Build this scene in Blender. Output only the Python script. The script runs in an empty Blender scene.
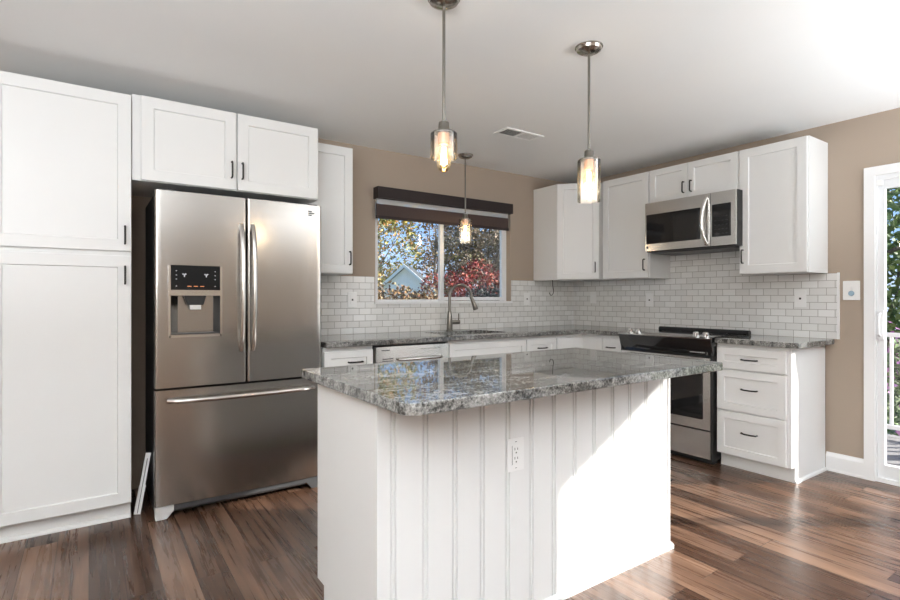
import bpy, bmesh, math, random
from math import sin, cos, pi, radians
from mathutils import Vector, Matrix, noise

random.seed(7)
SC = bpy.context.scene
COL = SC.collection

# ------------------------------------------------------------------ camera
cam_d = bpy.data.cameras.new('camera')
cam = bpy.data.objects.new('camera', cam_d)
COL.objects.link(cam)
cam.location = (0.0, 0.0, 1.199)
cam.rotation_euler = (pi / 2, 0, -0.605)
cam_d.sensor_width = 36.0
cam_d.lens = 36.0 * 521.9 / 900.0
cam_d.shift_y = -2.0 / 900.0
cam_d.clip_start = 0.05
cam_d.clip_end = 300
SC.camera = cam

# ------------------------------------------------------------------ view, world, sun, area lights
SC.view_settings.view_transform = 'Standard'
SC.view_settings.look = 'None'
SC.view_settings.gamma = 1.0
SC.view_settings.exposure = 0.45
SC.view_settings.use_curve_mapping = False

world = bpy.data.worlds.new('sky')
SC.world = world
world.use_nodes = True
nt = world.node_tree
nt.nodes.clear()
wo = nt.nodes.new('ShaderNodeOutputWorld')
wb = nt.nodes.new('ShaderNodeBackground')
wtc = nt.nodes.new('ShaderNodeTexCoord')
wsx = nt.nodes.new('ShaderNodeSeparateXYZ')
wcr = nt.nodes.new('ShaderNodeValToRGB')
nt.links.new(wtc.outputs['Generated'], wsx.inputs[0])
nt.links.new(wsx.outputs['Z'], wcr.inputs[0])
we = wcr.color_ramp.elements
we[0].position, we[0].color = 0.0, (0.62, 0.74, 0.92, 1)
we[1].position, we[1].color = 0.6, (0.16, 0.34, 0.72, 1)
_x = we.new(0.10); _x.color = (0.36, 0.58, 0.95, 1)
_x = we.new(0.22); _x.color = (0.28, 0.50, 0.90, 1)
nt.links.new(wcr.outputs[0], wb.inputs[0])
nt.links.new(wb.outputs[0], wo.inputs[0])
wb.inputs[1].default_value = 1.0

SUN_DIR = Vector((-1.0, 0.72, -0.53)).normalized()
sun_d = bpy.data.lights.new('sun', 'SUN')
sun_d.energy = 14.0
sun_d.angle = radians(0.6)
sun_d.color = (1.0, 0.96, 0.91)
sun = bpy.data.objects.new('sun', sun_d)
COL.objects.link(sun)
sun.rotation_euler = SUN_DIR.to_track_quat('-Z', 'Y').to_euler()
sun.location = (8, -5, 6)


def area(name, loc, direction, sx, sy, energy, color=(1, 1, 1)):
    d = bpy.data.lights.new(name, 'AREA')
    d.shape = 'RECTANGLE'
    d.size, d.size_y = sx, sy
    d.energy = energy
    d.color = color
    o = bpy.data.objects.new(name, d)
    COL.objects.link(o)
    o.location = loc
    o.rotation_euler = Vector(direction).to_track_quat('-Z', 'Y').to_euler()
    return o


# added fill panels out of view, standing in for daylight; no windows there
FILL = (0.885, 0.945, 1.0)
area('front_fill', (-1.7, -3.9, 1.3), (0.1, 1, 0.05), 1.6, 2.0, 6, FILL)
area('side_fill', (4.15, -1.3, 1.4), (-1, 0.1, 0.1), 1.0, 1.5, 12, FILL)
# added up-facing fill panels behind the camera, unseen, to brighten the ceiling
area('bounce_fill', (-1.4, -1.1, 1.55), (0.0, 0.12, 1), 2.2, 3.2, 285, FILL)
area('bounce_fill', (3.3, -1.2, 1.4), (0.0, 0.0, 1), 1.7, 2.6, 110, FILL)

# ------------------------------------------------------------------ material helpers
MATS = {}


def base_mat(name):
    m = bpy.data.materials.new(name)
    m.use_nodes = True
    MATS[name] = m
    t = m.node_tree
    return m, t, t.nodes['Principled BSDF'], t.nodes['Material Output']


def plain(name, col, rough=0.5, metal=0.0, spec=0.5, noise_amt=0.0, noise_scale=6.0, bump=0.0, bump_scale=80.0, coat=0.0):
    m, t, b, o = base_mat(name)
    b.inputs['Base Color'].default_value = (*col, 1)
    b.inputs['Roughness'].default_value = rough
    b.inputs['Metallic'].default_value = metal
    b.inputs['Specular IOR Level'].default_value = spec
    b.inputs['Coat Weight'].default_value = coat
    tc = t.nodes.new('ShaderNodeTexCoord')
    if noise_amt:
        n = t.nodes.new('ShaderNodeTexNoise')
        n.inputs['Scale'].default_value = noise_scale
        n.inputs['Detail'].default_value = 4
        t.links.new(tc.outputs['Object'], n.inputs['Vector'])
        r = t.nodes.new('ShaderNodeValToRGB')
        r.color_ramp.elements[0].color = (*[c * (1 - noise_amt) for c in col], 1)
        r.color_ramp.elements[1].color = (*[min(1, c * (1 + noise_amt)) for c in col], 1)
        t.links.new(n.outputs['Fac'], r.inputs[0])
        t.links.new(r.outputs[0], b.inputs['Base Color'])
    if bump:
        n2 = t.nodes.new('ShaderNodeTexNoise')
        n2.inputs['Scale'].default_value = bump_scale
        n2.inputs['Detail'].default_value = 3
        t.links.new(tc.outputs['Object'], n2.inputs['Vector'])
        bp = t.nodes.new('ShaderNodeBump')
        bp.inputs['Strength'].default_value = bump
        bp.inputs['Distance'].default_value = 0.002
        t.links.new(n2.outputs['Fac'], bp.inputs['Height'])
        t.links.new(bp.outputs[0], b.inputs['Normal'])
    return m


def emit(name, col, strength):
    m, t, b, o = base_mat(name)
    b.inputs['Base Color'].default_value = (*col, 1)
    b.inputs['Emission Color'].default_value = (*col, 1)
    b.inputs['Emission Strength'].default_value = strength
    return m


def pane(name, tint=(1, 1, 1), refl=1.0, seeded=False, rough=0.0):
    """clear thin glass: transparent plus a mirror coat"""
    m, t, b, o = base_mat(name)
    t.nodes.remove(b)
    tr = t.nodes.new('ShaderNodeBsdfTransparent')
    tr.inputs[0].default_value = (*tint, 1)
    gl = t.nodes.new('ShaderNodeBsdfGlossy')
    gl.inputs['Roughness'].default_value = rough
    fr = t.nodes.new('ShaderNodeFresnel')
    fr.inputs['IOR'].default_value = 1.5
    mu = t.nodes.new('ShaderNodeMath')
    mu.operation = 'MULTIPLY'
    mu.inputs[1].default_value = refl
    mx = t.nodes.new('ShaderNodeMixShader')
    t.links.new(fr.outputs[0], mu.inputs[0])
    t.links.new(mu.outputs[0], mx.inputs[0])
    t.links.new(tr.outputs[0], mx.inputs[1])
    t.links.new(gl.outputs[0], mx.inputs[2])
    t.links.new(mx.outputs[0], o.inputs[0])
    if seeded:
        tc = t.nodes.new('ShaderNodeTexCoord')
        v = t.nodes.new('ShaderNodeTexVoronoi')
        v.inputs['Scale'].default_value = 70
        t.links.new(tc.outputs['Object'], v.inputs['Vector'])
        bp = t.nodes.new('ShaderNodeBump')
        bp.inputs['Strength'].default_value = 0.8
        bp.inputs['Distance'].default_value = 0.01
        t.links.new(v.outputs['Distance'], bp.inputs['Height'])
        t.links.new(bp.outputs[0], fr.inputs['Normal'])
        t.links.new(bp.outputs[0], gl.inputs['Normal'])
    return m


def steel(name, col=(0.56, 0.54, 0.51), rough=0.27, axis=2, metal=1.0, streak=0.04):
    m, t, b, o = base_mat(name)
    b.inputs['Metallic'].default_value = metal
    tc = t.nodes.new('ShaderNodeTexCoord')
    mp = t.nodes.new('ShaderNodeMapping')
    sc = [160.0, 160.0, 160.0]
    sc[axis] = 1.2
    mp.inputs['Scale'].default_value = sc
    n = t.nodes.new('ShaderNodeTexNoise')
    n.inputs['Scale'].default_value = 1.0
    n.inputs['Detail'].default_value = 5
    t.links.new(tc.outputs['Object'], mp.inputs[0])
    t.links.new(mp.outputs[0], n.inputs['Vector'])
    r = t.nodes.new('ShaderNodeMapRange')
    r.inputs[3].default_value = rough - streak * 0.5
    r.inputs[4].default_value = rough + streak * 0.5
    t.links.new(n.outputs['Fac'], r.inputs[0])
    t.links.new(r.outputs[0], b.inputs['Roughness'])
    cr = t.nodes.new('ShaderNodeValToRGB')
    cr.color_ramp.elements[0].color = (*[c * 0.97 for c in col], 1)
    cr.color_ramp.elements[1].color = (*[c * 1.03 for c in col], 1)
    t.links.new(n.outputs['Fac'], cr.inputs[0])
    t.links.new(cr.outputs[0], b.inputs['Base Color'])
    return m


WHITE = plain('white_cabinet_paint', (0.74, 0.74, 0.73), 0.38, noise_amt=0.012)
TRIMW = plain('white_trim_paint', (0.80, 0.80, 0.80), 0.4)
VINYL = plain('white_vinyl', (0.78, 0.79, 0.80), 0.35)
PLATE = plain('white_plastic', (0.80, 0.80, 0.79), 0.3)
PLATEG = plain('pale_grey_plastic', (0.60, 0.60, 0.59), 0.35)
SLOT = plain('slot_dark', (0.03, 0.03, 0.03), 0.6)
TAN = plain('tan_wall_paint', (0.39, 0.318, 0.255), 0.85, noise_amt=0.02, bump=0.08, bump_scale=220)
CEIL = plain('white_ceiling_paint', (0.90, 0.90, 0.89), 0.9, noise_amt=0.01, bump=0.06, bump_scale=150)
BLACKP = plain('dark_bronze_pull', (0.018, 0.017, 0.016), 0.38, metal=0.4)
BLACKG = plain('black_gloss', (0.010, 0.010, 0.011), 0.08, coat=0.3)
PANEL = plain('black_control_panel', (0.006, 0.006, 0.007), 0.3, spec=0.25)
BLACKM = plain('black_matte', (0.014, 0.014, 0.014), 0.5)
DKGREY = plain('dark_grey_plastic', (0.05, 0.05, 0.052), 0.45)
TOEK = plain('white_toe_kick', (0.74, 0.735, 0.72), 0.5)
NICKEL = steel('brushed_nickel', (0.24, 0.225, 0.20), 0.30, streak=0.05)
CANOPY = steel('satin_nickel', (0.50, 0.47, 0.43), 0.22, streak=0.03)
CHROME = plain('chrome', (0.80, 0.80, 0.80), 0.10, metal=1.0)
STEEL = steel('stainless_steel', (0.45, 0.43, 0.405), 0.21)
STEELH = steel('stainless_handle', (0.66, 0.64, 0.61), 0.20, axis=0)
STEELX = steel('stainless_front', (0.74, 0.735, 0.72), 0.25, axis=0, streak=0.0)
SINKM = steel('sink_steel', (0.42, 0.42, 0.41), 0.32, axis=0)
COPPER = plain('copper_socket', (0.62, 0.36, 0.24), 0.3, metal=0.8)
GLASS = pane('window_glass', (0.98, 0.99, 0.985), 0.6)


def seeded():
    m, t, b, o = base_mat('seeded_glass')
    L = t.links.new
    t.nodes.remove(b)
    tc = t.nodes.new('ShaderNodeTexCoord')
    v = t.nodes.new('ShaderNodeTexVoronoi')
    v.inputs['Scale'].default_value = 62
    L(tc.outputs['Object'], v.inputs['Vector'])
    mr = t.nodes.new('ShaderNodeMapRange')
    mr.inputs[1].default_value = 0.12
    mr.inputs[2].default_value = 0.30
    mr.inputs[3].default_value = 0.30
    mr.inputs[4].default_value = 0.06
    L(v.outputs['Distance'], mr.inputs[0])
    tr = t.nodes.new('ShaderNodeBsdfTransparent')
    tl = t.nodes.new('ShaderNodeBsdfTranslucent')
    tl.inputs[0].default_value = (0.95, 0.95, 0.94, 1)
    df = t.nodes.new('ShaderNodeBsdfDiffuse')
    df.inputs[0].default_value = (0.95, 0.95, 0.94, 1)
    m0 = t.nodes.new('ShaderNodeMixShader')
    m0.inputs[0].default_value = 0.5
    L(tl.outputs[0], m0.inputs[1]); L(df.outputs[0], m0.inputs[2])
    m1 = t.nodes.new('ShaderNodeMixShader')
    L(mr.outputs[0], m1.inputs[0]); L(tr.outputs[0], m1.inputs[1]); L(m0.outputs[0], m1.inputs[2])
    gl = t.nodes.new('ShaderNodeBsdfGlossy')
    gl.inputs['Roughness'].default_value = 0.05
    fr = t.nodes.new('ShaderNodeFresnel')
    fr.inputs['IOR'].default_value = 1.35
    m2 = t.nodes.new('ShaderNodeMixShader')
    L(fr.outputs[0], m2.inputs[0]); L(m1.outputs[0], m2.inputs[1]); L(gl.outputs[0], m2.inputs[2])
    L(m2.outputs[0], o.inputs[0])
    return m


SHADE = seeded()
BULBG = pane('amber_bulb_glass', (1.0, 0.90, 0.72), 0.6)
SMOKE = plain('oven_glass', (0.016, 0.016, 0.017), 0.05, coat=0.4)
FILA = emit('filament_glow', (1.0, 0.70, 0.36), 30)
FILW = emit('filament_core', (1.0, 0.80, 0.52), 14)
LED = emit('display_amber', (1.0, 0.35, 0.12), 0.3)
ICON = emit('display_white', (0.5, 0.53, 0.56), 0.1)
BLIND = plain('espresso_fabric', (0.022, 0.014, 0.014), 0.75, noise_amt=0.2, noise_scale=60)
BAND = plain('brown_shade_fabric', (0.055, 0.036, 0.033), 0.85, noise_amt=0.15, noise_scale=80)
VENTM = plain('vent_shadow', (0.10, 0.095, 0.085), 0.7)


def sheer():
    m, t, b, o = base_mat('sheer_fabric')
    b.inputs['Base Color'].default_value = (0.55, 0.55, 0.56, 1)
    b.inputs['Alpha'].default_value = 0.45
    return m


SHEER = sheer()


def wood_floor():
    m, t, b, o = base_mat('walnut_laminate')
    L = t.links.new
    tc = t.nodes.new('ShaderNodeTexCoord')
    sp = t.nodes.new('ShaderNodeSeparateXYZ')
    cb = t.nodes.new('ShaderNodeCombineXYZ')
    L(tc.outputs['Object'], sp.inputs[0])
    L(sp.outputs['Y'], cb.inputs['X'])
    L(sp.outputs['X'], cb.inputs['Y'])
    br = t.nodes.new('ShaderNodeTexBrick')
    br.offset = 0.37
    br.inputs['Scale'].default_value = 1.0
    br.inputs['Brick Width'].default_value = 1.22
    br.inputs['Row Height'].default_value = 0.127
    br.inputs['Mortar Size'].default_value = 0.0016
    br.inputs['Mortar Smooth'].default_value = 0.1
    br.inputs['Bias'].default_value = 0.0
    br.inputs['Color1'].default_value = (0, 0, 0, 1)
    br.inputs['Color2'].default_value = (1, 1, 1, 1)
    br.inputs['Mortar'].default_value = (0.5, 0.5, 0.5, 1)
    L(cb.outputs[0], br.inputs['Vector'])
    # per-plank offset for the grain
    ad = t.nodes.new('ShaderNodeVectorMath')
    ad.operation = 'MULTIPLY_ADD'
    L(br.outputs['Color'], ad.inputs[0])
    ad.inputs[1].default_value = (7.3, 3.1, 0)
    L(cb.outputs[0], ad.inputs[2])
    mp = t.nodes.new('ShaderNodeMapping')
    mp.inputs['Scale'].default_value = (1.3, 34.0, 1.0)
    L(ad.outputs[0], mp.inputs[0])
    n1 = t.nodes.new('ShaderNodeTexNoise')
    n1.inputs['Scale'].default_value = 1.0
    n1.inputs['Detail'].default_value = 8
    n1.inputs['Roughness'].default_value = 0.62
    n1.inputs['Distortion'].default_value = 0.6
    L(mp.outputs[0], n1.inputs['Vector'])
    mp2 = t.nodes.new('ShaderNodeMapping')
    mp2.inputs['Scale'].default_value = (1.1, 5.0, 1.0)
    L(ad.outputs[0], mp2.inputs[0])
    n2 = t.nodes.new('ShaderNodeTexNoise')
    n2.inputs['Scale'].default_value = 1.6
    n2.inputs['Detail'].default_value = 3
    n2.inputs['Distortion'].default_value = 1.2
    L(mp2.outputs[0], n2.inputs['Vector'])
    mx = t.nodes.new('ShaderNodeMix')
    mx.data_type = 'FLOAT'
    mx.inputs[0].default_value = 0.38
    L(n1.outputs['Fac'], mx.inputs[2])
    L(n2.outputs['Fac'], mx.inputs[3])
    sub = t.nodes.new('ShaderNodeMath')
    sub.operation = 'MULTIPLY_ADD'
    L(br.outputs['Color'], sub.inputs[0])
    sub.inputs[1].default_value = 0.30
    L(mx.outputs[0], sub.inputs[2])
    sb2 = t.nodes.new('ShaderNodeMath')
    sb2.operation = 'SUBTRACT'
    L(sub.outputs[0], sb2.inputs[0])
    sb2.inputs[1].default_value = 0.15
    cr = t.nodes.new('ShaderNodeValToRGB')
    e = cr.color_ramp.elements
    e[0].position, e[0].color = 0.26, (0.040, 0.019, 0.011, 1)
    e[1].position, e[1].color = 0.78, (0.270, 0.160, 0.103, 1)
    x = e.new(0.45); x.color = (0.075, 0.038, 0.023, 1)
    x = e.new(0.57); x.color = (0.140, 0.077, 0.049, 1)
    L(sb2.outputs[0], cr.inputs[0])
    mm = t.nodes.new('ShaderNodeMix')
    mm.data_type = 'RGBA'
    L(br.outputs['Fac'], mm.inputs[0])
    L(cr.outputs[0], mm.inputs[6])
    mm.inputs[7].default_value = (0.02, 0.01, 0.006, 1)
    L(mm.outputs[2], b.inputs['Base Color'])
    rr = t.nodes.new('ShaderNodeMapRange')
    rr.inputs[3].default_value = 0.20
    rr.inputs[4].default_value = 0.36
    L(n1.outputs['Fac'], rr.inputs[0])
    L(rr.outputs[0], b.inputs['Roughness'])
    iv = t.nodes.new('ShaderNodeMath')
    iv.operation = 'MULTIPLY_ADD'
    L(br.outputs['Fac'], iv.inputs[0])
    iv.inputs[1].default_value = -1.0
    ng = t.nodes.new('ShaderNodeMath')
    ng.operation = 'MULTIPLY'
    ng.inputs[1].default_value = 0.35
    L(n1.outputs['Fac'], ng.inputs[0])
    L(ng.outputs[0], iv.inputs[2])
    bp = t.nodes.new('ShaderNodeBump')
    bp.inputs['Strength'].default_value = 0.25
    bp.inputs['Distance'].default_value = 0.002
    L(iv.outputs[0], bp.inputs['Height'])
    L(bp.outputs[0], b.inputs['Normal'])
    return m


FLOOR = wood_floor()


def granite():
    m, t, b, o = base_mat('grey_granite')
    L = t.links.new
    tc = t.nodes.new('ShaderNodeTexCoord')
    n1 = t.nodes.new('ShaderNodeTexNoise')
    n1.inputs['Scale'].default_value = 120
    n1.inputs['Detail'].default_value = 3
    n1.inputs['Roughness'].default_value = 0.7
    L(tc.outputs['Object'], n1.inputs['Vector'])
    mp = t.nodes.new('ShaderNodeMapping')
    mp.inputs['Scale'].default_value = (1.5, 7.0, 3.0)
    mp.inputs['Rotation'].default_value = (0, 0, 0.35)
    L(tc.outputs['Object'], mp.inputs[0])
    n2 = t.nodes.new('ShaderNodeTexNoise')
    n2.inputs['Scale'].default_value = 1.5
    n2.inputs['Detail'].default_value = 7
    n2.inputs['Roughness'].default_value = 0.65
    n2.inputs['Distortion'].default_value = 1.6
    L(mp.outputs[0], n2.inputs['Vector'])
    n3 = t.nodes.new('ShaderNodeTexNoise')
    n3.inputs['Scale'].default_value = 38
    n3.inputs['Detail'].default_value = 4
    L(tc.outputs['Object'], n3.inputs['Vector'])
    a = t.nodes.new('ShaderNodeMath'); a.operation = 'MULTIPLY_ADD'
    L(n1.outputs['Fac'], a.inputs[0]); a.inputs[1].default_value = 0.62
    c = t.nodes.new('ShaderNodeMath'); c.operation = 'MULTIPLY_ADD'
    L(n2.outputs['Fac'], c.inputs[0]); c.inputs[1].default_value = 0.55
    d = t.nodes.new('ShaderNodeMath'); d.operation = 'MULTIPLY'
    L(n3.outputs['Fac'], d.inputs[0]); d.inputs[1].default_value = 0.34
    L(d.outputs[0], c.inputs[2])
    L(c.outputs[0], a.inputs[2])
    s = t.nodes.new('ShaderNodeMath'); s.operation = 'SUBTRACT'
    L(a.outputs[0], s.inputs[0]); s.inputs[1].default_value = 0.29
    cr = t.nodes.new('ShaderNodeValToRGB')
    e = cr.color_ramp.elements
    e[0].position, e[0].color = 0.30, (0.022, 0.022, 0.021, 1)
    e[1].position, e[1].color = 0.72, (0.56, 0.56, 0.545, 1)
    x = e.new(0.40); x.color = (0.090, 0.090, 0.085, 1)
    x = e.new(0.49); x.color = (0.225, 0.222, 0.210, 1)
    x = e.new(0.58); x.color = (0.36, 0.355, 0.34, 1)
    L(s.outputs[0], cr.inputs[0])
    L(cr.outputs[0], b.inputs['Base Color'])
    b.inputs['Roughness'].default_value = 0.025
    b.inputs['IOR'].default_value = 1.6
    return m


GRANITE = granite()


def tile(name, axis):
    m, t, b, o = base_mat(name)
    L = t.links.new
    tc = t.nodes.new('ShaderNodeTexCoord')
    sp = t.nodes.new('ShaderNodeSeparateXYZ')
    cb = t.nodes.new('ShaderNodeCombineXYZ')
    L(tc.outputs['Object'], sp.inputs[0])
    L(sp.outputs[axis], cb.inputs['X'])
    az = t.nodes.new('ShaderNodeMath')
    az.operation = 'SUBTRACT'
    L(sp.outputs['Z'], az.inputs[0])
    az.inputs[1].default_value = 0.9145
    L(az.outputs[0], cb.inputs['Y'])
    br = t.nodes.new('ShaderNodeTexBrick')
    br.offset = 0.5
    br.inputs['Scale'].default_value = 1.0
    br.inputs['Brick Width'].default_value = 0.1035
    br.inputs['Row Height'].default_value = 0.0507
    br.inputs['Mortar Size'].default_value = 0.0022
    br.inputs['Mortar Smooth'].default_value = 0.25
    br.inputs['Bias'].default_value = 0.0
    br.inputs['Color1'].default_value = (0.70, 0.695, 0.675, 1)
    br.inputs['Color2'].default_value = (0.80, 0.80, 0.785, 1)
    br.inputs['Mortar'].default_value = (0.36, 0.345, 0.32, 1)
    L(cb.outputs[0], br.inputs['Vector'])
    L(br.outputs['Color'], b.inputs['Base Color'])
    r = t.nodes.new('ShaderNodeMapRange')
    r.inputs[3].default_value = 0.12
    r.inputs[4].default_value = 0.8
    L(br.outputs['Fac'], r.inputs[0])
    L(r.outputs[0], b.inputs['Roughness'])
    iv = t.nodes.new('ShaderNodeMath')
    iv.operation = 'SUBTRACT'
    iv.inputs[0].default_value = 1.0
    L(br.outputs['Fac'], iv.inputs[1])
    bp = t.nodes.new('ShaderNodeBump')
    bp.inputs['Strength'].default_value = 0.6
    bp.inputs['Distance'].default_value = 0.002
    L(iv.outputs[0], bp.inputs['Height'])
    L(bp.outputs[0], b.inputs['Normal'])
    return m


TILE_B = tile('white_subway_tile_window_wall', 'X')
TILE_R = tile('white_subway_tile_range_wall', 'Y')


def leafy(name, cols, rough=0.6):
    """leaf colour differs per leaf"""
    m, t, b, o = base_mat(name)
    g = t.nodes.new('ShaderNodeNewGeometry')
    cr = t.nodes.new('ShaderNodeValToRGB')
    cr.color_ramp.interpolation = 'CONSTANT'
    e = cr.color_ramp.elements
    n = len(cols)
    e[0].position, e[0].color = 0.0, (*cols[0], 1)
    e[1].position, e[1].color = (n - 1) / n, (*cols[-1], 1)
    for i in range(1, n - 1):
        x = e.new(i / n)
        x.color = (*cols[i], 1)
    t.links.new(g.outputs['Random Per Island'], cr.inputs[0])
    t.links.new(cr.outputs[0], b.inputs['Base Color'])
    b.inputs['Roughness'].default_value = rough
    b.inputs['Specular IOR Level'].default_value = 0.2
    return m


LEAF_YG = leafy('yellow_green_leaves', [(0.186, 0.186, 0.043), (0.341, 0.260, 0.062), (0.372, 0.174, 0.050), (0.136, 0.161, 0.043), (0.384, 0.310, 0.112), (0.099, 0.124, 0.037)])
LEAF_RED = leafy('red_maple_leaves', [(0.248, 0.039, 0.033), (0.165, 0.028, 0.033), (0.330, 0.066, 0.044), (0.220, 0.077, 0.072), (0.121, 0.028, 0.028), (0.358, 0.110, 0.066)])
LEAF_BR = leafy('brown_grey_leaves', [(0.208, 0.152, 0.104), (0.128, 0.096, 0.072), (0.288, 0.224, 0.160), (0.176, 0.160, 0.080), (0.096, 0.080, 0.064)])
LEAF_OR = leafy('rusty_orange_leaves', [(0.225, 0.120, 0.050), (0.300, 0.190, 0.090), (0.160, 0.080, 0.040), (0.260, 0.210, 0.120), (0.150, 0.110, 0.050)])
LEAF_GOLD = leafy('golden_leaves', [(0.341, 0.253, 0.110), (0.385, 0.303, 0.165), (0.275, 0.209, 0.077), (0.303, 0.187, 0.077)])
LEAF_DK = leafy('dark_evergreen_leaves', [(0.045, 0.050, 0.045), (0.081, 0.090, 0.081), (0.032, 0.036, 0.036), (0.108, 0.108, 0.108)])
LEAF_GN = leafy('green_leaves', [(0.096, 0.160, 0.048), (0.160, 0.240, 0.072), (0.240, 0.288, 0.112), (0.072, 0.112, 0.040)])
LEAF_PUR = leafy('purple_flowers', [(0.360, 0.128, 0.320), (0.480, 0.240, 0.400), (0.160, 0.224, 0.080), (0.128, 0.192, 0.072)])
BARK = plain('grey_brown_bark', (0.10, 0.08, 0.065), 0.9, noise_amt=0.4, noise_scale=14)
SHINGLE = plain('dark_roof_shingles', (0.045, 0.05, 0.055), 0.9, noise_amt=0.35, noise_scale=9)
SIDING = plain('white_siding', (0.88, 0.84, 0.82), 0.7)
GRASS = plain('lawn', (0.16, 0.19, 0.07), 0.95, noise_amt=0.4, noise_scale=3)
DECK = plain('grey_deck_boards', (0.17, 0.16, 0.155), 0.8, noise_amt=0.2, noise_scale=9)

# ------------------------------------------------------------------ mesh helpers


def shade(me):
    """smooth, except the big flat faces square to the axes"""
    for p in me.polygons:
        p.use_smooth = True
    me.set_sharp_from_angle(angle=radians(35))
    for p in me.polygons:
        n = p.normal
        p.use_smooth = not (max(abs(n.x), abs(n.y), abs(n.z)) > 0.99999 and p.area > 2e-4)


class MB:
    def __init__(self):
        self.bm = bmesh.new()

    def box(self, x0, x1, y0, y1, z0, z1):
        vs = [self.bm.verts.new(p) for p in ((x0, y0, z0), (x1, y0, z0), (x1, y1, z0), (x0, y1, z0),
                                             (x0, y0, z1), (x1, y0, z1), (x1, y1, z1), (x0, y1, z1))]
        for f in ((0, 3, 2, 1), (4, 5, 6, 7), (0, 1, 5, 4), (1, 2, 6, 5), (2, 3, 7, 6), (3, 0, 4, 7)):
            self.bm.faces.new([vs[i] for i in f])
        return self

    def prism(self, poly, h0, h1, axis='z'):
        """extrude a 2d polygon; axis z: (x,y), axis x: (y,z), axis y: (x,z)"""
        def P(a, b, h):
            return {'z': (a, b, h), 'x': (h, a, b), 'y': (a, h, b)}[axis]
        lo = [self.bm.verts.new(P(a, b, h0)) for a, b in poly]
        hi = [self.bm.verts.new(P(a, b, h1)) for a, b in poly]
        n = len(poly)
        fs = [self.bm.faces.new(lo), self.bm.faces.new(hi)]
        for i in range(n):
            fs.append(self.bm.faces.new((lo[i], lo[(i + 1) % n], hi[(i + 1) % n], hi[i])))
        bmesh.ops.recalc_face_normals(self.bm, faces=fs)
        return self

    def tube(self, pts, r, seg=12, caps=True, sx=1.0):
        pts = [Vector(p) for p in pts]
        rs = r if isinstance(r, (list, tuple)) else [r] * len(pts)
        rings = []
        up = Vector((0, 0, 1))
        prev = None
        for i, p in enumerate(pts):
            if i == 0:
                d = pts[1] - pts[0]
            elif i == len(pts) - 1:
                d = pts[-1] - pts[-2]
            else:
                d = (pts[i + 1] - p).normalized() + (p - pts[i - 1]).normalized()
            d.normalize()
            if prev is None:
                a = up if abs(d.dot(up)) < 0.95 else Vector((1, 0, 0))
                u = d.cross(a).normalized()
            else:
                u = (prev - d * prev.dot(d)).normalized()
            v = d.cross(u)
            prev = u
            rings.append([self.bm.verts.new(p + (u * cos(2 * pi * k / seg) * sx + v * sin(2 * pi * k / seg)) * rs[i]) for k in range(seg)])
        fs = []
        for a, b in zip(rings, rings[1:]):
            for k in range(seg):
                fs.append(self.bm.faces.new((a[k], a[(k + 1) % seg], b[(k + 1) % seg], b[k])))
        if caps:
            fs.append(self.bm.faces.new(rings[0]))
            fs.append(self.bm.faces.new(rings[-1]))
        bmesh.ops.recalc_face_normals(self.bm, faces=fs)
        return self

    def lathe(self, prof, c=(0, 0, 0), seg=32, closed=False):
        """profile of (r, z) about the z axis through c"""
        rings = []
        for r, z in prof:
            if r < 1e-6:
                rings.append([self.bm.verts.new((c[0], c[1], c[2] + z))])
            else:
                rings.append([self.bm.verts.new((c[0] + r * cos(2 * pi * k / seg), c[1] + r * sin(2 * pi * k / seg), c[2] + z)) for k in range(seg)])
        fs = []
        pairs = list(zip(rings, rings[1:]))
        if closed:
            pairs.append((rings[-1], rings[0]))
        for a, b in pairs:
            if len(a) == 1 and len(b) == 1:
                continue
            for k in range(seg):
                k2 = (k + 1) % seg
                if len(a) == 1:
                    fs.append(self.bm.faces.new((a[0], b[k2], b[k])))
                elif len(b) == 1:
                    fs.append(self.bm.faces.new((a[k], a[k2], b[0])))
                else:
                    fs.append(self.bm.faces.new((a[k], a[k2], b[k2], b[k])))
        bmesh.ops.recalc_face_normals(self.bm, faces=fs)
        return self

    def bevel(self, w, seg=2, angle=30):
        es = [e for e in self.bm.edges if len(e.link_faces) == 2 and e.calc_face_angle(0) > radians(angle)]
        bmesh.ops.bevel(self.bm, geom=es, offset=w, segments=seg, affect='EDGES', profile=0.5, clamp_overlap=True)
        return self

    def move(self, v):
        bmesh.ops.translate(self.bm, verts=self.bm.verts, vec=Vector(v))
        return self

    def rot(self, ang, axis='Z', c=(0, 0, 0)):
        bmesh.ops.rotate(self.bm, verts=self.bm.verts, cent=Vector(c), matrix=Matrix.Rotation(ang, 3, axis))
        return self

    def build(self, name, mat, parent=None, smooth=True, loc=None):
        me = bpy.data.meshes.new(name)
        bmesh.ops.recalc_face_normals(self.bm, faces=self.bm.faces)
        self.bm.to_mesh(me)
        self.bm.free()
        for mm in (mat if isinstance(mat, (list, tuple)) else [mat]):
            me.materials.append(mm)
        if smooth:
            shade(me)
        o = bpy.data.objects.new(name, me)
        COL.objects.link(o)
        if parent:
            o.parent = parent
        if loc:
            o.location = loc
        return o


def tag(o, label, cat, group=None):
    o['label'] = label
    o['category'] = cat
    if group:
        o['group'] = group
    return o


def thing(name, label, cat, loc=(0, 0, 0), rotz=0.0, group=None):
    o = bpy.data.objects.new(name, None)
    COL.objects.link(o)
    o.empty_display_size = 0.1
    o.location = loc
    o.rotation_euler = (0, 0, rotz)
    return tag(o, label, cat, group)


def struct(o):
    o['kind'] = 'structure'
    return o


def copy_tree(o, parent=None):
    c = o.copy()
    COL.objects.link(c)
    c.parent = parent
    for ch in list(o.children):
        copy_tree(ch, c)
    return c


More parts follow.
